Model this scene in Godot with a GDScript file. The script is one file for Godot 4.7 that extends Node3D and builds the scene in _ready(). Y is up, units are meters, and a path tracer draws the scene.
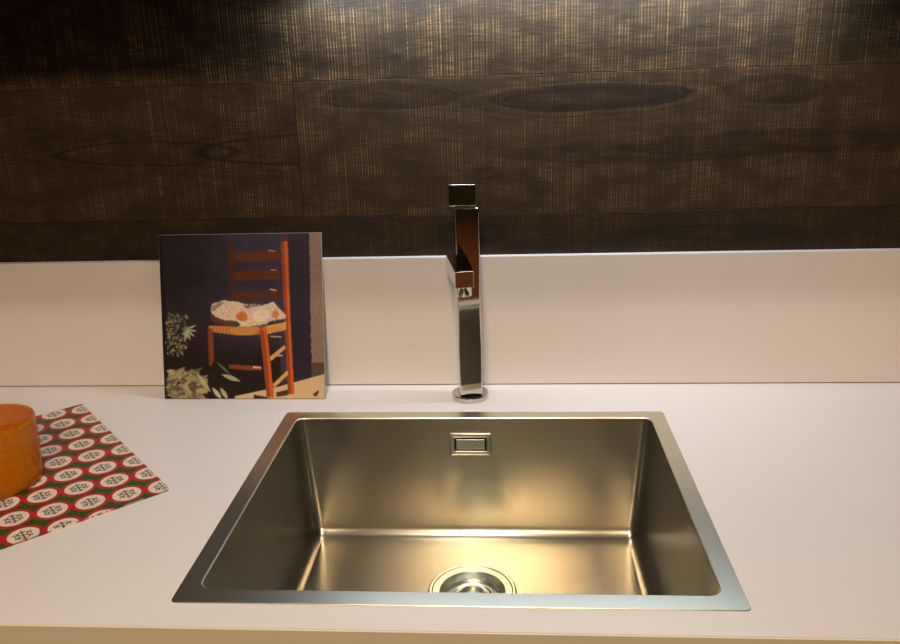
extends Node3D
# A kitchen display: undermount steel sink in a pale worktop, chrome tap, dark saw-marked wood wall.

const FLOOR_Y := -0.9
const CEIL_Y := 1.65
const WALL_Z := -0.3346          # face of the wooden wall
const UP_Z := -0.3226            # face of the upstand
const UP_H := 0.2054
const EDGE_Z := 0.2545           # front edge of the worktop
const BOWL_D := 0.183
const BAR_E := 0.265
const SPOT_E := 5.8
const FAR_E := 4.0
const OVER_FILL_E := 1.2  # energy of the fill lamp added over the worktop

var names := {}
var M := {}

# ------------------------------------------------------------------ helpers
func mat(col: Color, rough := 0.5, metal := 0.0) -> StandardMaterial3D:
	var m := StandardMaterial3D.new()
	m.albedo_color = col
	m.roughness = rough
	m.metallic = metal
	return m

func c8(r: float, g: float, b: float) -> Color:
	return Color(r / 255.0, g / 255.0, b / 255.0)

func numbered(called: String) -> String:
	if not names.has(called):
		names[called] = 0
		return called
	names[called] += 1
	return "%s_%03d" % [called, names[called]]

func tag(o: Node, label: String, category: String, group := "", kind := "") -> void:
	if label != "":
		o.set_meta("label", label)
	if category != "":
		o.set_meta("category", category)
	if group != "":
		o.set_meta("group", group)
	if kind != "":
		o.set_meta("kind", kind)

func thing(called: String, at: Vector3, turn := 0.0) -> Node3D:
	var o := Node3D.new()
	o.name = numbered(called)
	add_child(o)
	o.position = at
	o.rotation.y = turn
	return o

func put(called: String, mesh: Mesh, m: Material, parent: Node = self, at := Vector3.ZERO) -> MeshInstance3D:
	var o := MeshInstance3D.new()
	o.name = numbered(called) if parent == self else called
	o.mesh = mesh
	o.material_override = m
	o.position = at
	parent.add_child(o, true)
	return o

func struct(called: String, mesh: Mesh, m: Material, at := Vector3.ZERO) -> MeshInstance3D:
	var o := put(called, mesh, m, self, at)
	o.set_meta("kind", "structure")
	return o

func from_arrays(v: PackedVector3Array, n: PackedVector3Array, uv: PackedVector2Array, idx: PackedInt32Array) -> ArrayMesh:
	var a := []
	a.resize(Mesh.ARRAY_MAX)
	a[Mesh.ARRAY_VERTEX] = v
	a[Mesh.ARRAY_NORMAL] = n
	a[Mesh.ARRAY_TEX_UV] = uv
	a[Mesh.ARRAY_INDEX] = idx
	var m := ArrayMesh.new()
	m.add_surface_from_arrays(Mesh.PRIMITIVE_TRIANGLES, a)
	return m

func join(parts: Array) -> ArrayMesh:
	# parts: [mesh, Transform3D]
	var st := SurfaceTool.new()
	st.begin(Mesh.PRIMITIVE_TRIANGLES)
	for p in parts:
		st.append_from(p[0], 0, p[1])
	return st.commit()

func shift(x: float, y: float, z: float) -> Transform3D:
	return Transform3D(Basis.IDENTITY, Vector3(x, y, z))

# box with rounded edges, centred
func rbox(size: Vector3, r: float, seg := 3, taper := 1.0) -> ArrayMesh:
	var h := size / 2.0
	r = minf(r, minf(h.x, minf(h.y, h.z)) * 0.999)
	var inner := h - Vector3(r, r, r)
	var v := PackedVector3Array()
	var n := PackedVector3Array()
	var uv := PackedVector2Array()
	var idx := PackedInt32Array()
	for axis in 3:
		var a1 := (axis + 1) % 3
		var a2 := (axis + 2) % 3
		for sgn in [-1.0, 1.0]:
			var la := []
			var lb := []
			for k in range(seg, -1, -1):
				var t := tan(PI / 4.0 * k / seg) * r
				la.append(-inner[a1] - t)
				lb.append(-inner[a2] - t)
			for k in range(0, seg + 1):
				var t := tan(PI / 4.0 * k / seg) * r
				la.append(inner[a1] + t)
				lb.append(inner[a2] + t)
			var base := v.size()
			for a in la:
				for b in lb:
					var p := Vector3.ZERO
					p[axis] = sgn * h[axis]
					p[a1] = a
					p[a2] = b
					var q := p.clamp(-inner, inner)
					var d := (p - q).normalized()
					var w := q + d * r
					if taper != 1.0:
						# narrower in x towards +z
						var f := lerpf(1.0, taper, (w.z + h.z) / size.z)
						w.x *= f
						w.y = (w.y - h.y) * lerpf(1.0, taper, (w.z + h.z) / size.z) + h.y
					v.append(w)
					n.append(d)
					uv.append(Vector2(a, b))
			var nb := lb.size()
			for i in la.size() - 1:
				for j in nb - 1:
					var q0 := base + i * nb + j
					if sgn > 0:
						idx.append_array([q0, q0 + nb + 1, q0 + nb, q0, q0 + 1, q0 + nb + 1])
					else:
						idx.append_array([q0, q0 + nb, q0 + nb + 1, q0, q0 + nb + 1, q0 + 1])
	return from_arrays(v, n, uv, idx)

# surface through a list of closed loops with equal point counts; normals smooth unless sharp
func loft(rings: Array, flip := false, closed := true, uscale := 1.0, smooth := true, flat_uv := false) -> ArrayMesh:
	var st := SurfaceTool.new()
	st.begin(Mesh.PRIMITIVE_TRIANGLES)
	st.set_smooth_group(0 if smooth else -1)
	var cnt: int = rings[0].size()
	var along := 0.0
	for i in rings.size() - 1:
		var r0: PackedVector3Array = rings[i]
		var r1: PackedVector3Array = rings[i + 1]
		var step := (r1[0] - r0[0]).length()
		for j in (cnt if closed else cnt - 1):
			var k := (j + 1) % cnt
			var u0 := float(j) / cnt * uscale
			var u1 := float(j + 1) / cnt * uscale
			var q := [[r0[j], u0, along], [r1[j], u0, along + step], [r1[k], u1, along + step], [r0[k], u1, along]]
			var order := [0, 1, 2, 0, 2, 3] if flip else [0, 2, 1, 0, 3, 2]
			for o in order:
				st.set_uv(Vector2(q[o][0].x, q[o][0].z) if flat_uv else Vector2(q[o][1], q[o][2]))
				st.add_vertex(q[o][0])
		along += step
	st.index()
	st.generate_normals()
	return st.commit()

# loop round a rounded rectangle in the xz plane
func rrect(hx: float, hz: float, r: float, y: float, seg := 6, edge := 8, c := Vector2.ZERO) -> PackedVector3Array:
	var out := PackedVector3Array()
	var cs := [Vector2(hx - r, hz - r), Vector2(-hx + r, hz - r), Vector2(-hx + r, -hz + r), Vector2(hx - r, -hz + r)]
	for q in 4:
		for k in seg + 1:
			var a := PI / 2.0 * (q + float(k) / seg)
			out.append(Vector3(c.x + cs[q].x + r * cos(a), y, c.y + cs[q].y + r * sin(a)))
		# points along the straight side to the next corner
		var a_end := PI / 2.0 * (q + 1)
		var p0: Vector2 = cs[q] + Vector2(cos(a_end), sin(a_end)) * r
		var nx: int = (q + 1) % 4
		var p1: Vector2 = cs[nx] + Vector2(cos(a_end), sin(a_end)) * r
		for k in range(1, edge):
			var p := p0.lerp(p1, float(k) / edge)
			out.append(Vector3(c.x + p.x, y, c.y + p.y))
	return out

func ring_circle(r: float, y: float, n := 48, c := Vector2.ZERO) -> PackedVector3Array:
	var out := PackedVector3Array()
	for k in n:
		var a := TAU * k / n
		out.append(Vector3(c.x + r * cos(a), y, c.y + r * sin(a)))
	return out

# profile: [radius, y] pairs, from the outside in or bottom up
func lathe(profile: Array, n := 64, flip := false, crisp := false) -> ArrayMesh:
	var rings := []
	if crisp:
		var more := []
		for i in profile.size() - 1:
			for t in [0.0, 0.06, 0.94]:
				more.append([lerpf(profile[i][0], profile[i + 1][0], t), lerpf(profile[i][1], profile[i + 1][1], t)])
		more.append(profile[profile.size() - 1])
		profile = more
	for p in profile:
		rings.append(ring_circle(maxf(p[0], 0.00001), p[1], n))
	return loft(rings, flip)

func box(size: Vector3) -> BoxMesh:
	var b := BoxMesh.new()
	b.size = size
	return b

func image_texture(w: int, h: int, data: PackedByteArray) -> ImageTexture:
	var im := Image.create_from_data(w, h, false, Image.FORMAT_RGB8, data)
	im.generate_mipmaps()
	return ImageTexture.create_from_image(im)

func h1(k: int, s: int) -> float:
	var x := (k * 374761393 + s * 668265263) & 0x7fffffff
	x = ((x ^ (x >> 13)) * 1274126177) & 0x7fffffff
	return float((x ^ (x >> 16)) & 0xffff) / 65535.0

func noise(seed_: int, freq: float, oct := 3) -> FastNoiseLite:
	var n := FastNoiseLite.new()
	n.seed = seed_
	n.noise_type = FastNoiseLite.TYPE_SIMPLEX_SMOOTH
	n.frequency = freq
	n.fractal_octaves = oct
	return n

# ------------------------------------------------------------------ wood
# stained oak with circular-saw marks running up the board; knots given as [x, y, rx, ry, strength]
func plank_material(x0: float, x1: float, y0: float, y1: float, sd: int, knots: Array, sawn := 1.0) -> StandardMaterial3D:
	var ppm := 1350.0
	var w := int((x1 - x0) * ppm)
	var h := int((y1 - y0) * ppm)
	var na := noise(sd, 1.0, 3)
	var nb := noise(sd + 7, 1.0, 2)
	var nc := noise(sd + 13, 1.0, 2)
	var data := PackedByteArray()
	data.resize(w * h * 3)
	var hd := PackedByteArray()
	hd.resize(w * h)
	var at := 0
	var tone := (0.94 + 0.12 * h1(sd, 5)) * (0.8 if sawn < 0.6 else 1.0)
	for j in h:
		var y := y1 - (j + 0.5) / ppm
		for i in w:
			var x := x0 + (i + 0.5) / ppm
			# warp of the growth rings, bulging round knots
			var yy := y + 0.008 * na.get_noise_2d(x * 2.2, y * 7.0)
			var inside := 0.0
			var edge := 0.0
			for k in knots:
				var dx: float = (x - k[0]) / k[2]
				var dy: float = (yy - k[1]) / k[3]
				var d := sqrt(dx * dx + dy * dy)
				if d < 2.6:
					var s: float = k[4]
					if d < 1.0:
						inside = maxf(inside, s * float(k[5] if k.size() > 5 else 1.0) * (0.45 + 0.55 * smoothstep(0.2, 0.95, d)) * smoothstep(1.0, 0.93, d))
					edge = maxf(edge, s * (exp(-pow((d - 1.05) / 0.07, 2.0)) + 0.35 * exp(-pow((d - 1.45) / 0.08, 2.0)) + 0.2 * exp(-pow((d - 1.9) / 0.1, 2.0))))
			var grain := nb.get_noise_2d(x * 22.0, yy * 520.0)
			var streak := na.get_noise_2d(x * 5.0 + 50.0, yy * 170.0)
			var patch := nc.get_noise_2d(x * 11.0, y * 22.0)
			var patch2 := nc.get_noise_2d(x * 34.0 + 9.0, y * 60.0)
			# saw marks
			var s1 := x / 0.0043 + 0.2 * nc.get_noise_2d(y * 6.0, x * 2.0)
			var k1 := int(floor(s1))
			var f1 := absf(s1 - k1 - 0.5 + 0.3 * (h1(k1, sd + 2) - 0.5))
			var line := smoothstep(0.24, 0.1, f1) * (0.3 + 0.7 * pow(h1(k1, sd), 1.3))
			var s2 := x / 0.0021
			var k2 := int(floor(s2))
			line = maxf(line, 0.25 * smoothstep(0.4, 0.2, absf(s2 - k2 - 0.5)) * h1(k2, sd + 4))
			var show := clampf((0.86 if sawn > 1.0 else 0.7) + 0.9 * patch + 0.4 * patch2, 0.12, 1.1) * (1.0 - 0.85 * inside) * (1.0 - 0.5 * edge)
			show *= clampf(0.75 + 0.9 * grain, 0.2, 1.15)
			var l := line * show * sawn
			var shade := clampf(0.84 + 0.05 * streak + 0.12 * grain + 0.07 * patch, 0.3, 1.4) * (1.0 - 0.42 * inside) * (1.0 - 0.54 * minf(edge, 1.0)) * tone
			var r := 65.0 * shade + 72.0 * l
			var g := 51.0 * shade + 57.0 * l
			var b := 36.5 * shade + 31.0 * l
			data[at * 3] = int(clampf(r, 0, 255))
			data[at * 3 + 1] = int(clampf(g, 0, 255))
			data[at * 3 + 2] = int(clampf(b, 0, 255))
			hd[at] = int(clampf(110.0 + 90.0 * l + 18.0 * grain - 25.0 * edge, 0, 255))
			at += 1
	var m := StandardMaterial3D.new()
	m.albedo_texture = image_texture(w, h, data)
	m.roughness = 0.44
	m.metallic_specular = 0.36
	var him := Image.create_from_data(w, h, false, Image.FORMAT_L8, hd)
	him.convert(Image.FORMAT_RGBA8)
	him.bump_map_to_normal_map(2.0)
	m.normal_enabled = true
	m.normal_texture = ImageTexture.create_from_image(him)
	m.normal_scale = 0.6
	return m

# board with chamfered face edges, face towards +z at z = 0, UV 0..1 over the face
func plank_mesh(w: float, h: float, t: float, ch: float) -> ArrayMesh:
	var st := SurfaceTool.new()
	st.begin(Mesh.PRIMITIVE_TRIANGLES)
	st.set_smooth_group(-1)
	var hx := w / 2.0
	var hy := h / 2.0
	var loops := [[hx, hy, -t], [hx, hy, -ch], [hx - ch, hy - ch, 0.0]]
	var quad := func(a: Vector3, b: Vector3, c: Vector3, d: Vector3):
		for p in [a, c, b, a, d, c]:
			st.set_uv(Vector2(p.x / w + 0.5, 0.5 - p.y / h))
			st.add_vertex(p)
	var cor := [Vector2(-1, -1), Vector2(1, -1), Vector2(1, 1), Vector2(-1, 1)]
	for i in 2:
		for q in 4:
			var e: Vector2 = cor[q]
			var f: Vector2 = cor[(q + 1) % 4]
			var A = loops[i]
			var B = loops[i + 1]
			quad.call(Vector3(e.x * A[0], e.y * A[1], A[2]), Vector3(f.x * A[0], f.y * A[1], A[2]), Vector3(f.x * B[0], f.y * B[1], B[2]), Vector3(e.x * B[0], e.y * B[1], B[2]))
	var L = loops[2]
	quad.call(Vector3(-L[0], -L[1], 0), Vector3(L[0], -L[1], 0), Vector3(L[0], L[1], 0), Vector3(-L[0], L[1], 0))
	st.generate_normals()
	st.generate_tangents()
	return st.commit()

# ------------------------------------------------------------------ printed picture
# points are measured on a straightened copy of the print, x and y from 0 to 1000
func paint(im: Image, pts: Array, col: Color, soft := 0.0, round_it := 0) -> void:
	var n := float(im.get_width()) / 1000.0
	var poly := PackedVector2Array()
	for k in range(0, pts.size(), 2):
		poly.append(Vector2(pts[k], pts[k + 1]) * n)
	for pass_ in round_it:
		var cut := PackedVector2Array()
		for k in poly.size():
			var a := poly[k]
			var b := poly[(k + 1) % poly.size()]
			cut.append(a.lerp(b, 0.25))
			cut.append(a.lerp(b, 0.75))
		poly = cut
	var lo := poly[0]
	var hi := poly[0]
	for p in poly:
		lo = lo.min(p)
		hi = hi.max(p)
	for y in range(maxi(0, int(lo.y)), mini(im.get_height() - 1, int(hi.y) + 1) + 1):
		for x in range(maxi(0, int(lo.x)), mini(im.get_width() - 1, int(hi.x) + 1) + 1):
			if Geometry2D.is_point_in_polygon(Vector2(x + 0.5, y + 0.5), poly):
				var k := 1.0 - soft * h1(x * 977 + y, 3)
				im.set_pixel(x, y, im.get_pixel(x, y).lerp(col, k))

func leaf(im: Image, x: float, y: float, ang: float, len_: float, wid: float, col: Color) -> void:
	var d := Vector2(cos(ang), sin(ang))
	var s := Vector2(-d.y, d.x)
	var o := Vector2(x, y)
	var pts := []
	for k in 5:
		var t := k / 4.0
		var p := o + d * len_ * t + s * wid * sin(PI * t)
		pts.append_array([p.x, p.y])
	for k in range(3, 0, -1):
		var t := k / 4.0
		var p := o + d * len_ * t - s * wid * sin(PI * t)
		pts.append_array([p.x, p.y])
	paint(im, pts, col)

func picture_texture() -> ImageTexture:
	var size := 420
	var im := Image.create(size, size, false, Image.FORMAT_RGB8)
	var rng := RandomNumberGenerator.new()
	rng.seed = 11
	var nz := noise(5, 0.02, 3)
	for y in size:
		for x in size:
			var u := float(x) / size
			var v := float(y) / size
			# dark doorway, bluer towards the door leaf
			var c := c8(42, 36, 40).lerp(c8(58, 50, 66), smoothstep(0.12, 0.55, u))
			if v > 0.62:
				c = c.lerp(c8(34, 26, 24), smoothstep(0.55, 0.8, v))
			if u > 0.8 and u < 0.925:
				c = c8(44, 36, 48)
			c = c * (1.0 + 0.12 * nz.get_noise_2d(x, y))
			im.set_pixel(x, y, c)
	# door edge, stone jamb, sunlit step
	paint(im, [700, 0, 790, 0, 810, 1000, 740, 1000], c8(56, 52, 72))
	for y in size:
		for x in size:
			var u := float(x) / size * 1000.0
			var v := float(y) / size * 1000.0
			if u > 928.0 - 0.01 * v + 6.0 * nz.get_noise_2d(y * 3.0, 7.0) and v < 880:
				var g := 0.75 + 0.5 * rng.randf()
				im.set_pixel(x, y, c8(138, 116, 98) * g * (1.0 if v < 780 else 0.62))
	paint(im, [440, 985, 700, 930, 1000, 850, 1000, 1000, 440, 1000], c8(214, 184, 140))
	paint(im, [0, 0, 0, 1000, 20, 1000, 20, 0], c8(28, 24, 28))
	# chair: far post, slats
	var dark_or := c8(84, 44, 30)
	var mid_or := c8(150, 70, 34)
	var lit_or := c8(208, 92, 38)
	paint(im, [425, 62, 462, 62, 462, 420, 440, 420], dark_or)
	paint(im, [470, 105, 600, 108, 740, 100, 745, 165, 600, 172, 470, 160], c8(98, 50, 32))
	paint(im, [470, 225, 600, 222, 745, 218, 745, 275, 470, 285], c8(98, 51, 32))
	paint(im, [470, 345, 600, 345, 745, 335, 745, 395, 470, 400], c8(86, 46, 32))
	paint(im, [676, 98, 720, 104, 718, 110, 676, 106], c8(210, 150, 96))
	paint(im, [690, 214, 722, 218, 720, 224, 688, 220], c8(225, 185, 140))
	paint(im, [680, 330, 722, 340, 718, 348, 676, 338], c8(225, 185, 140))
	# near back post (runs the whole height), lit on its right side
	paint(im, [752, 30, 796, 30, 800, 500, 812, 970, 772, 975, 762, 500], mid_or)
	paint(im, [772, 36, 796, 34, 800, 500, 812, 968, 792, 972, 782, 500], lit_or)
	paint(im, [752, 20, 790, 20, 796, 48, 752, 52], c8(90, 44, 34))
	# seat
	paint(im, [290, 552, 620, 560, 760, 535, 775, 565, 640, 606, 560, 610, 470, 612, 300, 590], c8(190, 120, 62))
	paint(im, [620, 562, 700, 548, 775, 530, 772, 580, 660, 606, 630, 604], c8(222, 158, 92))
	paint(im, [430, 566, 600, 562, 605, 585, 560, 612, 480, 612, 420, 592], c8(206, 138, 74))
	# front left leg and stretchers in shade
	paint(im, [285, 570, 318, 570, 318, 770, 300, 800, 285, 800], c8(128, 62, 36))
	paint(im, [410, 790, 615, 800, 615, 828, 520, 826, 410, 815], c8(132, 64, 34))
	paint(im, [350, 690, 500, 650, 500, 654, 350, 696], c8(74, 46, 34))
	# near front leg
	paint(im, [605, 555, 652, 558, 668, 750, 685, 992, 640, 996, 622, 750], mid_or)
	paint(im, [630, 556, 652, 558, 668, 750, 685, 990, 662, 994, 648, 750], lit_or)
	# side stretchers
	paint(im, [668, 742, 760, 672, 766, 694, 672, 772], c8(216, 168, 104))
	paint(im, [678, 912, 770, 828, 780, 850, 690, 935], c8(216, 168, 104))
	paint(im, [672, 616, 740, 620, 742, 628, 672, 624], c8(198, 170, 120))
	paint(im, [700, 732, 748, 732, 748, 742, 700, 742], c8(198, 160, 110))
	paint(im, [560, 800, 610, 806, 610, 816, 560, 814], c8(220, 180, 140))
	# shadows of the chair on the step (part of the print)
	paint(im, [700, 962, 772, 945, 772, 978, 700, 990], c8(78, 54, 44))
	paint(im, [560, 975, 640, 990, 640, 1000, 560, 1000], c8(66, 46, 38))
	# cat asleep
	paint(im, [312, 430, 350, 408, 420, 402, 480, 410, 530, 425, 555, 440, 600, 438, 660, 425, 700, 405, 715, 432, 752, 470, 778, 495, 765, 515, 700, 520, 640, 545, 560, 560, 450, 560, 380, 540, 330, 515, 308, 470], c8(226, 200, 170), 0.1, 2)
	paint(im, [308, 470, 345, 505, 400, 520, 470, 522, 500, 558, 420, 560, 340, 545, 300, 510], c8(84, 58, 48), 0.1, 2)
	paint(im, [310, 440, 345, 412, 400, 406, 380, 425, 335, 455, 318, 470], c8(150, 122, 104), 0.1, 2)
	paint(im, [470, 480, 505, 462, 530, 478, 536, 505, 520, 530, 480, 522, 462, 500], c8(206, 112, 52), 0.1, 2)
	paint(im, [690, 470, 712, 455, 730, 470, 726, 500, 700, 512, 684, 498], c8(212, 138, 76), 0.1, 2)
	paint(im, [505, 425, 545, 432, 556, 446, 530, 452], c8(120, 94, 80), 0.1, 2)
	paint(im, [560, 470, 640, 455, 680, 470, 660, 520, 580, 540], c8(240, 218, 190), 0.5, 2)
	# fur: broken edges and tufts
	for k in 420:
		var fx := rng.randf_range(310, 770)
		var fy := rng.randf_range(410, 550)
		var px := im.get_pixel(int(fx * size / 1000.0), int(fy * size / 1000.0))
		if px.r > 0.45:
			leaf(im, fx, fy, rng.randf_range(0.2, 1.2), rng.randf_range(8, 20), 2.5, px * rng.randf_range(0.84, 1.12))
	for k in 60:
		var ft := rng.randf()
		leaf(im, lerpf(315, 700, ft), 432.0 - 26.0 * sin(PI * clampf(ft * 1.9, 0.0, 1.0)) + 6.0 * rng.randf(), rng.randf_range(-2.2, -1.0), 14, 3, c8(214, 190, 162))
	# woven rush of the seat
	for k in 46:
		var sx := 300.0 + 10.0 * k
		leaf(im, sx, 562, 1.35, 36, 2.0, c8(150, 92, 48) if k % 2 == 0 else c8(222, 160, 96))
	# foliage
	for k in 190:
		var x := 10.0 + 110.0 * rng.randf() + 40.0 * rng.randf()
		var y := 470.0 + 250.0 * rng.randf()
		var g := 0.5 + 0.6 * rng.randf()
		leaf(im, x, y, rng.randf_range(-0.6, 2.2), rng.randf_range(14, 34), rng.randf_range(3, 6), c8(150, 146, 110) * g)
	for a in [-0.4, 0.15, 0.7, 1.2, 1.7]:
		leaf(im, 150, 575, a, 72, 7, c8(170, 168, 130))
	for k in 130:
		var x := 5.0 + 230.0 * rng.randf()
		var y := 830.0 + 170.0 * rng.randf()
		var g := 0.55 + 0.6 * rng.randf()
		leaf(im, x, y, rng.randf_range(-0.9, 1.0), rng.randf_range(40, 90), rng.randf_range(8, 17), c8(158, 148, 108) * g)
	leaf(im, 205, 840, 0.95, 150, 16, c8(176, 172, 128))
	leaf(im, 330, 770, 0.75, 130, 9, c8(92, 96, 74))
	leaf(im, 360, 850, 0.35, 130, 15, c8(170, 168, 140))
	leaf(im, 300, 930, 0.9, 95, 15, c8(196, 186, 150))
	leaf(im, 350, 930, 1.0, 90, 15, c8(176, 170, 136))
	leaf(im, 20, 880, -0.3, 120, 14, c8(160, 154, 110))
	leaf(im, 120, 870, 0.1, 110, 18, c8(150, 148, 104))
	paint(im, [925, 975, 960, 948, 965, 960, 945, 990], c8(70, 56, 46))
	im.resize(190, 190, Image.INTERPOLATE_LANCZOS)
	im.generate_mipmaps()
	return ImageTexture.create_from_image(im)

# ------------------------------------------------------------------ placemat print
func placemat_texture(lu: float, lv: float) -> ImageTexture:
	var ppm := 1900.0
	var w := int(lv * ppm)
	var h := int(lu * ppm)
	var data := PackedByteArray()
	data.resize(w * h * 3)
	var nz := noise(3, 0.05, 2)
	var red := c8(176, 34, 30)
	var green := c8(24, 78, 28)
	var cream := c8(226, 212, 194)
	var ink := c8(20, 30, 26)
	var su := 0.0451
	var sv := 0.039
	var at := 0
	for j in h:
		for i in w:
			# u runs back along the right edge (0 at the near corner), v to the left along the near edge
			var u := -lu + (j + 0.5) / ppm
			var v := lv - (i + 0.5) / ppm
			var c := green
			var col := roundi((v - 0.0045) / sv)
			var best := 1.0
			var bu := 0.0
			var bv := 0.0
			for dc in [-1, 0, 1]:
				var cc: int = col + dc
				var cv := 0.0045 + cc * sv
				var c0 := -0.0135 - 0.0107 * cc
				var cu := c0 + roundf((u - c0) / su) * su
				var d := Vector2(u - cu, v - cv).length()
				if d < best:
					best = d
					bu = u - cu
					bv = v - cv
			if best < 0.0212:
				c = red
			if best < 0.0164:
				c = cream
				var dark := false
				if best < 0.0115:
					# snowflake of small leaves: six arms with twigs and a dotted ring
					var ang := atan2(bu, bv)
					var sec := fposmod(ang, PI / 3.0) - PI / 6.0
					var al := best * cos(sec)
					var ac := absf(best * sin(sec))
					if ac < 0.00045 and al < 0.0105:
						dark = true
					if absf(ac - (al - 0.005) * 0.8) < 0.0005 and al > 0.005 and al < 0.0078:
						dark = true
					if Vector2(al - 0.0098, ac).length() < 0.0012 or Vector2(al - 0.0052, ac).length() < 0.0012 or Vector2(al - 0.0078, ac - 0.0027).length() < 0.001:
						dark = true
				if dark:
					c = ink
			c = c * (1.0 + 0.06 * nz.get_noise_2d(i, j))
			data[at] = int(clampf(c.r * 255.0, 0, 255))
			data[at + 1] = int(clampf(c.g * 255.0, 0, 255))
			data[at + 2] = int(clampf(c.b * 255.0, 0, 255))
			at += 3
	return image_texture(w, h, data)

# slab with small chamfer, top at y = t; UV 0..1 over the top, corner of the near right at the origin
func mat_mesh(lu: float, lv: float, t: float) -> ArrayMesh:
	var st := SurfaceTool.new()
	st.begin(Mesh.PRIMITIVE_TRIANGLES)
	st.set_smooth_group(-1)
	var r := 0.003
	var top := rrect(lv / 2.0, lu / 2.0, r, t, 4, 1)
	var bot := rrect(lv / 2.0, lu / 2.0, r, 0.0, 4, 1)
	var n := top.size()
	var uvof := func(p: Vector3): return Vector2(p.x / lv + 0.5, p.z / lu + 0.5)
	for k in n:
		var m := (k + 1) % n
		for p in [Vector3(0, t, 0), top[k], top[m], top[k], bot[m], top[m], top[k], bot[k], bot[m]]:
			st.set_uv(uvof.call(p))
			st.add_vertex(p)
		for p in [Vector3.ZERO, bot[m], bot[k]]:
			st.set_uv(uvof.call(p))
			st.add_vertex(p)
	st.generate_normals()
	return st.commit()

# ------------------------------------------------------------------ scene
func _ready() -> void:
	# camera
	var cam := Camera3D.new()
	cam.name = "camera"
	cam.fov = 43.37
	cam.near = 0.02
	cam.position = Vector3(0.0528, 0.4823, 0.8518)
	cam.rotation = Vector3(-0.3110, 0.0747, -0.0329)
	add_child(cam)
	cam.current = true
	# air and exposure
	var env := Environment.new()
	env.background_mode = Environment.BG_COLOR
	env.background_color = Color(0.02, 0.018, 0.015)
	env.tonemap_mode = Environment.TONE_MAPPER_LINEAR
	env.tonemap_exposure = 1.0
	env.sdfgi_enabled = true
	env.ssao_enabled = true
	env.ssil_enabled = true
	var we := WorldEnvironment.new()
	we.name = "environment"
	we.environment = env
	add_child(we)

	make_materials()
	make_room()
	make_wood_wall()
	make_light_bar()
	make_downlights()
	make_worktop()
	make_sink()
	make_tap()
	make_picture()
	make_placemat()
	make_cup()

func make_materials() -> void:
	M.worktop = mat(c8(226, 220, 216), 0.36)
	M.worktop.metallic_specular = 0.4
	M.edge = mat(c8(228, 218, 192), 0.5)
	M.steel = mat(Color(0.71, 0.69, 0.63), 0.26, 1.0)
	M.steel.anisotropy_enabled = true
	M.steel.anisotropy = -0.6
	M.rim = mat(Color(0.88, 0.88, 0.81), 0.31, 1.0)
	M.chrome = mat(Color(0.80, 0.79, 0.75), 0.05, 1.0)
	M.dark = mat(c8(22, 18, 14), 0.6)
	M.seal = mat(c8(120, 100, 84), 0.7)

func make_room() -> void:
	# the showroom round the display, seen only in the chrome and the steel
	var wood := mat(c8(142, 94, 64), 0.5)
	var dim := mat(c8(92, 92, 76), 0.8)
	var ceil_m := mat(c8(150, 146, 136), 0.9)
	var back := 5.6
	struct("floor", box(Vector3(7.0, 0.1, back + 0.7)), wood, Vector3(0, FLOOR_Y - 0.05, (back + 0.7) / 2 - 0.55))
	struct("ceiling", box(Vector3(7.0, 0.1, back + 0.7)), ceil_m, Vector3(0, CEIL_Y + 0.05, (back + 0.7) / 2 - 0.55))
	var hh := CEIL_Y - FLOOR_Y
	var cy := (CEIL_Y + FLOOR_Y) / 2
	struct("wall_left", box(Vector3(0.1, hh, back + 0.7)), dim, Vector3(-3.55, cy, (back + 0.7) / 2 - 0.55))
	struct("wall_right", box(Vector3(0.1, hh, back + 0.7)), dim, Vector3(3.55, cy, (back + 0.7) / 2 - 0.55))
	struct("wall_front", box(Vector3(7.0, hh, 0.1)), dim, Vector3(0, cy, back + 0.1))

func make_wood_wall() -> void:
	# core of the wall and the boards on it
	var core := struct("wall_back", box(Vector3(7.0, CEIL_Y - FLOOR_Y, 0.1)), M.dark, Vector3(0, (CEIL_Y + FLOOR_Y) / 2, WALL_Z - 0.012 - 0.05))
	var rows := [
		[0.462, 0.657, [[-1.0, 0.455, 21, [[0.33, 0.505, 0.05, 0.012, 0.35], [-0.17, 0.49, 0.07, 0.014, 0.35], [-0.30, 0.52, 0.05, 0.012, 0.4]]], [0.455, 1.1, 33, [[0.56, 0.555, 0.2, 0.004, 0.35], [0.60, 0.53, 0.22, 0.004, 0.35]]]], 1.15],
		[0.267, 0.462, [[-1.1, -0.25, 47, [[-0.48, 0.366, 0.13, 0.017, 0.75, 0.0], [-0.25, 0.366, 0.14, 0.02, 0.8, 0.1]]], [-0.25, 1.0, 58, [[0.17, 0.431, 0.128, 0.0165, 0.9], [-0.11, 0.436, 0.09, 0.016, 0.6], [0.42, 0.43, 0.07, 0.018, 0.45], [0.03, 0.325, 0.018, 0.009, 0.35], [0.10, 0.305, 0.02, 0.008, 0.35], [0.45, 0.36, 0.22, 0.015, 0.45], [0.25, 0.35, 0.2, 0.012, 0.35]]]], 0.8],
		[0.072, 0.267, [[-1.0, 0.0, 66, [[-0.03, 0.235, 0.02, 0.018, 0.5]]], [0.0, 1.1, 71, [[0.02, 0.235, 0.03, 0.014, 0.7], [0.35, 0.235, 0.12, 0.012, 0.4]]]], 0.5],
	]
	for r in rows:
		for p in r[2]:
			var w: float = p[1] - p[0]
			var h: float = r[1] - r[0]
			var m := plank_material(p[0], p[1], r[0], r[1], p[2], p[3], r[3])
			var g := 0.00015
			put("plank", plank_mesh(w - 2 * g, h - 2 * g, 0.012, 0.0006), m, core, Vector3((p[0] + p[1]) / 2, (r[0] + r[1]) / 2, WALL_Z) - core.position)

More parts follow.
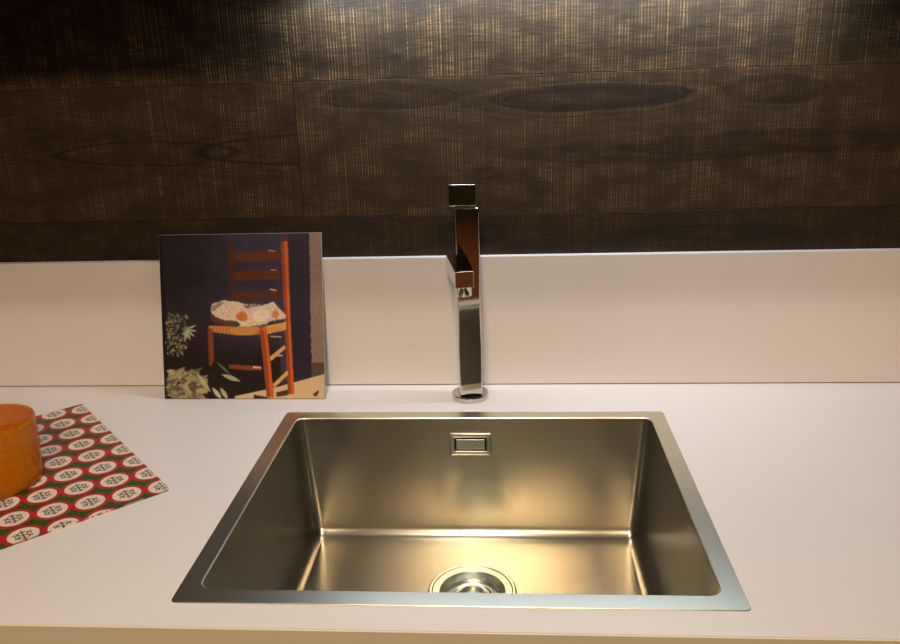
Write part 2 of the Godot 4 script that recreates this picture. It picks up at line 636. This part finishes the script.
func make_light_bar() -> void:
	# wall cupboard over the worktop with a light bar under it, both just above the picture
	var cup := thing("wall_cabinet", Vector3(0.05, 0.613, WALL_Z))
	tag(cup, "dark wall cabinet fixed above the wood wall over the sink", "cabinet")
	put("body", rbox(Vector3(2.2, 0.6, 0.3), 0.003), mat(c8(60, 50, 42), 0.5), cup, Vector3(0, 0.3, 0.15))
	for s in [-0.825, -0.275, 0.275, 0.825]:
		put("door", rbox(Vector3(0.544, 0.59, 0.018), 0.002), mat(c8(70, 60, 50), 0.5), cup, Vector3(s, 0.3, 0.31))
	var L := 0.70
	var bar := thing("light_bar", Vector3(0.12, 0.6105, -0.282))
	tag(bar, "slim metal light bar under the wall cabinet above the tap", "lamp")
	put("housing", rbox(Vector3(L + 0.02, 0.024, 0.03), 0.003), mat(c8(150, 150, 150), 0.4, 0.8), bar, Vector3(0, -0.0095, 0))
	var glow := mat(c8(255, 240, 214), 0.5)
	glow.emission_enabled = true
	glow.emission = c8(228, 240, 255)
	glow.emission_energy_multiplier = 1.5
	put("diffuser", rbox(Vector3(L, 0.003, 0.02), 0.001), glow, bar, Vector3(0, -0.0225, 0))
	var l := AreaLight3D.new()
	l.name = "bar_light"
	l.area_size = Vector2(L, 0.02)
	l.light_color = c8(228, 240, 255)
	l.light_energy = BAR_E
	l.area_normalize_energy = true
	l.shadow_enabled = true
	l.set("area_range", 12.0)
	l.set("area_attenuation", 2.0)
	l.position = Vector3(0, -0.0255, 0)
	l.rotation = Vector3(-PI / 2, 0, 0)
	bar.add_child(l)

func make_downlights() -> void:
	var spots := [
		[Vector3(0.0, CEIL_Y, 2.05), SPOT_E, c8(255, 219, 176), Vector3(0.0, 0.0, -0.15), 40.0, "round ceiling downlight behind the viewer, aimed at the sink", 0.17],
		[Vector3(0.3, CEIL_Y, 3.9), FAR_E, c8(255, 208, 150), Vector3(0.3, -1.0, 3.9), 60.0, "round ceiling downlight furthest back in the showroom", 0.04],
		[Vector3(-0.1, CEIL_Y, 0.62), OVER_FILL_E, c8(255, 240, 222), Vector3(-0.1, 0.0, 0.2), 50.0, "added fill lamp built as a round downlight above the front of the worktop", 0.04],  # unseen lamp, added to brighten the front and left of the worktop
	]
	for q in spots:
		var p: Vector3 = q[0]
		var d := thing("downlight", p)
		var lr: float = q[6]
		tag(d, q[5], "lamp", "showroom downlights")
		put("trim_ring", lathe([[lr + 0.015, 0.0], [lr + 0.015, -0.004], [lr + 0.005, -0.006], [lr, -0.002]], 40), mat(c8(200, 200, 196), 0.4), d)
		var glow := mat(c8(255, 226, 180), 0.5)
		glow.emission_enabled = true
		glow.emission = c8(255, 214, 160)
		glow.emission_energy_multiplier = 2.0
		put("lens", lathe([[lr + 0.001, -0.001], [lr * 0.75, -0.003], [0.0, -0.004]], 40), glow, d)
		var l := SpotLight3D.new()
		l.name = "spot"
		l.spot_angle = q[4]
		l.spot_range = 12.0
		l.spot_attenuation = 2.0
		l.spot_angle_attenuation = 0.8
		l.light_color = q[2]
		l.light_energy = q[1]
		l.light_size = q[6]
		l.shadow_enabled = true
		l.position = Vector3(0, -0.012, 0)
		var dirv: Vector3 = (q[3] - p).normalized()
		l.basis = Basis.looking_at(dirv, Vector3(0, 0, -1) if absf(dirv.y) > 0.9 else Vector3.UP)
		d.add_child(l)

func make_worktop() -> void:
	var x0 := -1.6
	var x1 := 1.7
	var t := 0.04
	var zb := WALL_Z + 0.0005
	var ox := 0.258
	var oz := 0.206
	var top := thing("worktop", Vector3(0, 0, 0))
	tag(top, "pale pinkish-white kitchen worktop around the steel sink", "worktop")
	# slab with a cut-out for the sink
	var parts := []
	var zf := EDGE_Z - 0.002
	parts.append([box(Vector3(-ox - x0, t, zf - zb)), shift((x0 - ox) / 2, -t / 2, (zf + zb) / 2)])
	parts.append([box(Vector3(x1 - ox, t, zf - zb)), shift((x1 + ox) / 2, -t / 2, (zf + zb) / 2)])
	parts.append([box(Vector3(2 * ox, t, -oz - zb)), shift(0, -t / 2, (zb - oz) / 2)])
	parts.append([box(Vector3(2 * ox, t, zf - oz)), shift(0, -t / 2, (zf + oz) / 2)])
	put("slab", join(parts), M.worktop, top)
	var band := put("edge_band", box(Vector3(x1 - x0, t - 0.0006, 0.002)), M.edge, top, Vector3((x0 + x1) / 2, -t / 2 - 0.0003, EDGE_Z - 0.001))
	band.set_meta("label", "tan edge band along the front of the worktop")
	# upstand
	var up := thing("upstand", Vector3(0, 0, 0))
	tag(up, "pale upstand panel between the worktop and the dark wood wall", "backsplash")
	var th := UP_Z - WALL_Z - 0.0004
	put("panel", rbox(Vector3(x1 - x0, UP_H - 0.0016, th), 0.0008), M.worktop, up, Vector3((x0 + x1) / 2, (UP_H + 0.0016) / 2, UP_Z - th / 2))
	put("seal", box(Vector3(x1 - x0, 0.0016, th - 0.002)), M.seal, up, Vector3((x0 + x1) / 2, 0.0008, UP_Z - 0.001 - th / 2))
	# base cabinet that carries it
	var cab := thing("base_cabinet", Vector3(0.05, FLOOR_Y, 0))
	tag(cab, "white base cabinet run with plain doors carrying the worktop", "cabinet")
	var hgt := -FLOOR_Y - t
	var wm := mat(c8(205, 196, 180), 0.5)
	for x in [-1.64, -0.55, 0.55, 1.64]:
		put("side_panel", box(Vector3(0.018, hgt, 0.5)), wm, cab, Vector3(x, hgt / 2, -0.05))
	put("back_panel", box(Vector3(3.26, hgt, 0.008)), wm, cab, Vector3(0, hgt / 2, -0.318))
	for x in [-1.363, -0.818, -0.272, 0.272, 0.818, 1.363]:
		put("door", rbox(Vector3(0.54, hgt - 0.1, 0.018), 0.0015), wm, cab, Vector3(x, hgt / 2 + 0.05, 0.215))
	put("plinth", box(Vector3(3.26, 0.09, 0.016)), wm, cab, Vector3(0, 0.045, 0.16))

func make_sink() -> void:
	var s := thing("sink", Vector3(0, 0, 0))
	tag(s, "rectangular brushed stainless steel sink set in the pale worktop", "sink")
	var hx := 0.2713
	var hz := 0.219
	var bx := 0.2505
	var bz := 0.1975
	# flat rim
	var seg := 6
	var edge := 10
	var top_h := 0.001
	var rim_flat := loft([rrect(hx - 0.0006, hz - 0.0006, 0.0052, top_h, seg, edge), rrect(bx + 0.0012, bz + 0.0012, 0.0142, top_h, seg, edge)])
	var rim_out := loft([rrect(hx, hz, 0.0058, 0.0, seg, edge), rrect(hx, hz, 0.0058, 0.0005, seg, edge), rrect(hx - 0.0006, hz - 0.0006, 0.0052, top_h, seg, edge)])
	var rim_in := loft([rrect(bx + 0.0012, bz + 0.0012, 0.0142, top_h, seg, edge), rrect(bx + 0.0003, bz + 0.0003, 0.0133, 0.0005, seg, edge), rrect(bx, bz, 0.013, -0.0006, seg, edge)])
	put("rim", join([[rim_flat, Transform3D()], [rim_out, Transform3D()], [rim_in, Transform3D()]]), M.rim, s)
	# bowl: near-vertical walls, coved foot, floor falling to the drain
	var dc := Vector2(0.0027, -0.055)
	var taper := 0.010
	var fr := 0.017
	var B := []
	B.append(rrect(bx, bz, 0.013, -0.0006, seg, edge))
	B.append(rrect(bx - 0.0005, bz - 0.0005, 0.013, -0.006, seg, edge))
	var ybot := -BOWL_D + 0.001
	for k in 6:
		var f := (k + 1) / 6.0
		B.append(rrect(bx - 0.0005 - taper * f, bz - 0.0005 - taper * f, 0.013 + 0.003 * f, lerpf(-0.006, ybot + fr, f), seg, edge))
	for k in range(1, 9):
		var a := PI / 2 * k / 8.0
		var ins := taper + 0.0005 + fr * (1.0 - cos(a))
		B.append(rrect(bx - ins, bz - ins, maxf(0.016 - fr * 0.8 * (1.0 - cos(a)), 0.0025), ybot + fr - fr * sin(a), seg, edge))
	var walls := loft(B, false, true, 3.0)
	B = [B[B.size() - 1]]
	# floor, morphing to the drain hole
	var outer: PackedVector3Array = B[B.size() - 1]
	var n := outer.size()
	var hole := PackedVector3Array()
	for p in outer:
		var d := Vector2(p.x - dc.x, p.z - dc.y).normalized() * 0.056
		hole.append(Vector3(dc.x + d.x, -BOWL_D - 0.001, dc.y + d.y))
	for k in range(1, 11):
		var f := k / 10.0
		var ring := PackedVector3Array()
		for j in n:
			var p := outer[j].lerp(hole[j], f)
			var dist := Vector2(p.x - dc.x, p.z - dc.y).length()
			p.y = lerpf(ybot, -BOWL_D - 0.001 + 0.002 * smoothstep(0.056, 0.21, dist), smoothstep(0.0, 0.5, f))
			ring.append(p)
		B.append(ring)
	put("bowl", join([[walls, Transform3D()], [loft(B, false, true, 1.0, true, true), Transform3D()]]), M.steel, s)
	# drain
	var dr := put("drain", lathe([[0.0585, -0.0005], [0.0582, 0.0012], [0.0565, 0.0024], [0.0535, 0.0022], [0.0525, 0.0012], [0.0435, 0.0006], [0.0425, -0.0004], [0.0395, -0.010], [0.036, -0.013], [0.033, -0.0135], [0.033, -0.02], [0.0, -0.02]], 72, false, true), M.rim, s, Vector3(dc.x, -BOWL_D - 0.0003, dc.y))
	put("plug", lathe([[0.0315, -0.018], [0.0315, -0.0095], [0.0305, -0.0075], [0.027, -0.0068], [0.025, -0.0085], [0.021, -0.009], [0.0185, -0.006], [0.015, -0.001], [0.009, 0.0022], [0.0, 0.003]], 56, false), M.rim, dr)
	# overflow
	var zw := -bz + 0.0036
	var ov := thing_part("overflow", s, Vector3(-0.0017, -0.038, zw))
	ov.rotation.x = -0.0624
	var fw := 0.0585
	var fh := 0.033
	var F := []
	for q in [[0.0, 0.0, 0.0], [0.0, 0.0, 0.0012], [0.0006, 0.0006, 0.0018], [0.0058, 0.0058, 0.0018], [0.0062, 0.0062, 0.0014], [0.0062, 0.0062, -0.006]]:
		var loop := PackedVector3Array()
		for p in rrect(fw / 2 - q[0], fh / 2 - q[1], 0.0016, 0.0, 3, 2):
			loop.append(Vector3(p.x, -p.z, q[2]))
		F.append(loop)
	put("frame", loft(F), M.rim, ov)
	put("slot", box(Vector3(fw - 0.012, fh - 0.012, 0.001)), mat(c8(8, 6, 4), 0.9), ov, Vector3(0, 0, -0.0003))
	put("cover", rbox(Vector3(fw - 0.0182, fh - 0.0178, 0.0014), 0.0005), M.rim, ov, Vector3(0, -0.0002, 0.0011))

func thing_part(called: String, parent: Node3D, at: Vector3) -> Node3D:
	var o := Node3D.new()
	o.name = called
	parent.add_child(o, true)
	o.position = at
	return o

func make_tap() -> void:
	var t := thing("tap", Vector3(-0.0045, 0, -0.2765), deg_to_rad(9.5))
	tag(t, "square chrome kitchen tap standing behind the sink", "tap")
	put("base_ring", lathe([[0.0, 0.0], [0.027, 0.0], [0.0275, 0.0008], [0.0275, 0.0068], [0.0268, 0.008], [0.0, 0.008]], 64, true, true), M.chrome, t)
	var w := 0.034
	put("column", rbox(Vector3(w, 0.281, w), 0.003, 4), M.chrome, t, Vector3(0, 0.008 + 0.1405, 0))
	put("neck", rbox(Vector3(w - 0.005, 0.004, w - 0.005), 0.001), M.chrome, t, Vector3(0, 0.2905, 0))
	var lv := put("lever", rbox(Vector3(0.037, 0.030, 0.037), 0.0016, 3), M.chrome, t, Vector3(-0.003, 0.2915 + 0.0155, 0.001))
	lv.rotation.y = deg_to_rad(-12.5)
	# spout: tapering bar set towards the left of the column
	var L := 0.115
	var sp := put("spout", rbox(Vector3(0.0285, 0.026, L), 0.0012, 3, 0.86), M.chrome, t, Vector3(-0.0155, 0.2205 - 0.013, w / 2 + 0.085 - L / 2))
	put("aerator", lathe([[0.0, -0.0125], [0.0098, -0.0125], [0.0108, -0.0115], [0.0108, 0.004]], 14, true), M.chrome, sp, Vector3(0, -0.0095, L / 2 - 0.0115))

func make_picture() -> void:
	var th := 0.003
	var size := 0.2515
	# leans back on the top edge of the upstand
	var zb := -0.269
	var lean := atan2(-(UP_Z + th) + zb, UP_H)
	var p := thing("picture_panel", Vector3(-0.3505, 0.0009, zb + 0.0003))
	tag(p, "square printed panel of a cat asleep on an orange chair, leaning on the upstand", "picture")
	p.rotation = Vector3(-lean, deg_to_rad(-0.4), 0)
	put("board", rbox(Vector3(size, size, th), 0.0004, 2), mat(c8(190, 180, 168), 0.6), p, Vector3(0, size / 2, -th / 2))
	var pm := StandardMaterial3D.new()
	pm.albedo_texture = picture_texture()
	pm.roughness = 0.32
	var q := QuadMesh.new()
	q.size = Vector2(size - 0.0006, size - 0.0006)
	put("print", q, pm, p, Vector3(0, size / 2, 0.0001))

func make_placemat() -> void:
	var lu := 0.352
	var lv := 0.45
	var o := Vector2(-0.3557, 0.0077)
	var u := Vector2(0.686, 0.727).normalized()
	var v := Vector2(-0.727, 0.686).normalized()
	var c := o - u * lu / 2 + v * lv / 2
	var ang := atan2(u.x, u.y)
	var pm := StandardMaterial3D.new()
	pm.albedo_texture = placemat_texture(lu, lv)
	pm.roughness = 0.45
	var m := put("placemat", mat_mesh(lu, lv, 0.0022), pm, self, Vector3(c.x, 0.0001, c.y))
	m.rotation.y = ang
	tag(m, "red and green placemat printed with cream snowflake discs", "placemat")

func make_cup() -> void:
	var c := thing("glass_cup", Vector3(-0.581, 0.0024, -0.002))
	tag(c, "amber crackled glass cup standing on the patterned placemat", "cup")
	var g := mat(Color(0.94, 0.66, 0.02, 0.76), 0.1)
	g.transparency = BaseMaterial3D.TRANSPARENCY_ALPHA
	g.backlight_enabled = true
	g.backlight = Color(1.0, 0.76, 0.05)
	var crackle := NoiseTexture2D.new()
	var cn := noise(31, 0.03, 2)
	cn.noise_type = FastNoiseLite.TYPE_CELLULAR
	cn.cellular_return_type = FastNoiseLite.RETURN_DISTANCE2_SUB
	crackle.noise = cn
	crackle.width = 256
	crackle.height = 256
	crackle.seamless = true
	var ramp := Gradient.new()
	ramp.set_color(0, c8(236, 214, 160))
	ramp.set_color(1, c8(255, 255, 255))
	ramp.add_point(0.3, c8(246, 238, 214))
	crackle.color_ramp = ramp
	g.albedo_texture = crackle
	g.uv1_triplanar = true
	g.uv1_scale = Vector3(15, 15, 15)
	var prof := [[0.0, 0.0], [0.046, 0.0], [0.051, 0.0015], [0.0535, 0.005], [0.0545, 0.012], [0.0565, 0.05], [0.0575, 0.0815], [0.057, 0.083], [0.0557, 0.0835], [0.0545, 0.0825], [0.0535, 0.05], [0.0515, 0.014], [0.048, 0.0085], [0.0, 0.0075]]
	var nz := noise(9, 1.0, 3)
	var rings := []
	var last := -1
	for i in prof.size():
		var p = prof[i]
		var steps := 1
		if i > 0:
			steps = maxi(1, int(absf(prof[i][1] - prof[i - 1][1]) / 0.003))
		for s in steps:
			var f := float(s + 1) / steps
			var r: float = p[0]
			var y: float = p[1]
			if i > 0:
				r = lerpf(prof[i - 1][0], p[0], f)
				y = lerpf(prof[i - 1][1], p[1], f)
			var ring := PackedVector3Array()
			for k in 72:
				var a := TAU * k / 72
				var d := 0.0006 * nz.get_noise_3d(cos(a) * 9.0, y * 160.0, sin(a) * 9.0) if r > 0.03 else 0.0
				ring.append(Vector3((maxf(r, 0.00001) + d) * cos(a), y, (maxf(r, 0.00001) + d) * sin(a)))
			rings.append(ring)
	put("body", loft(rings, true), g, c)
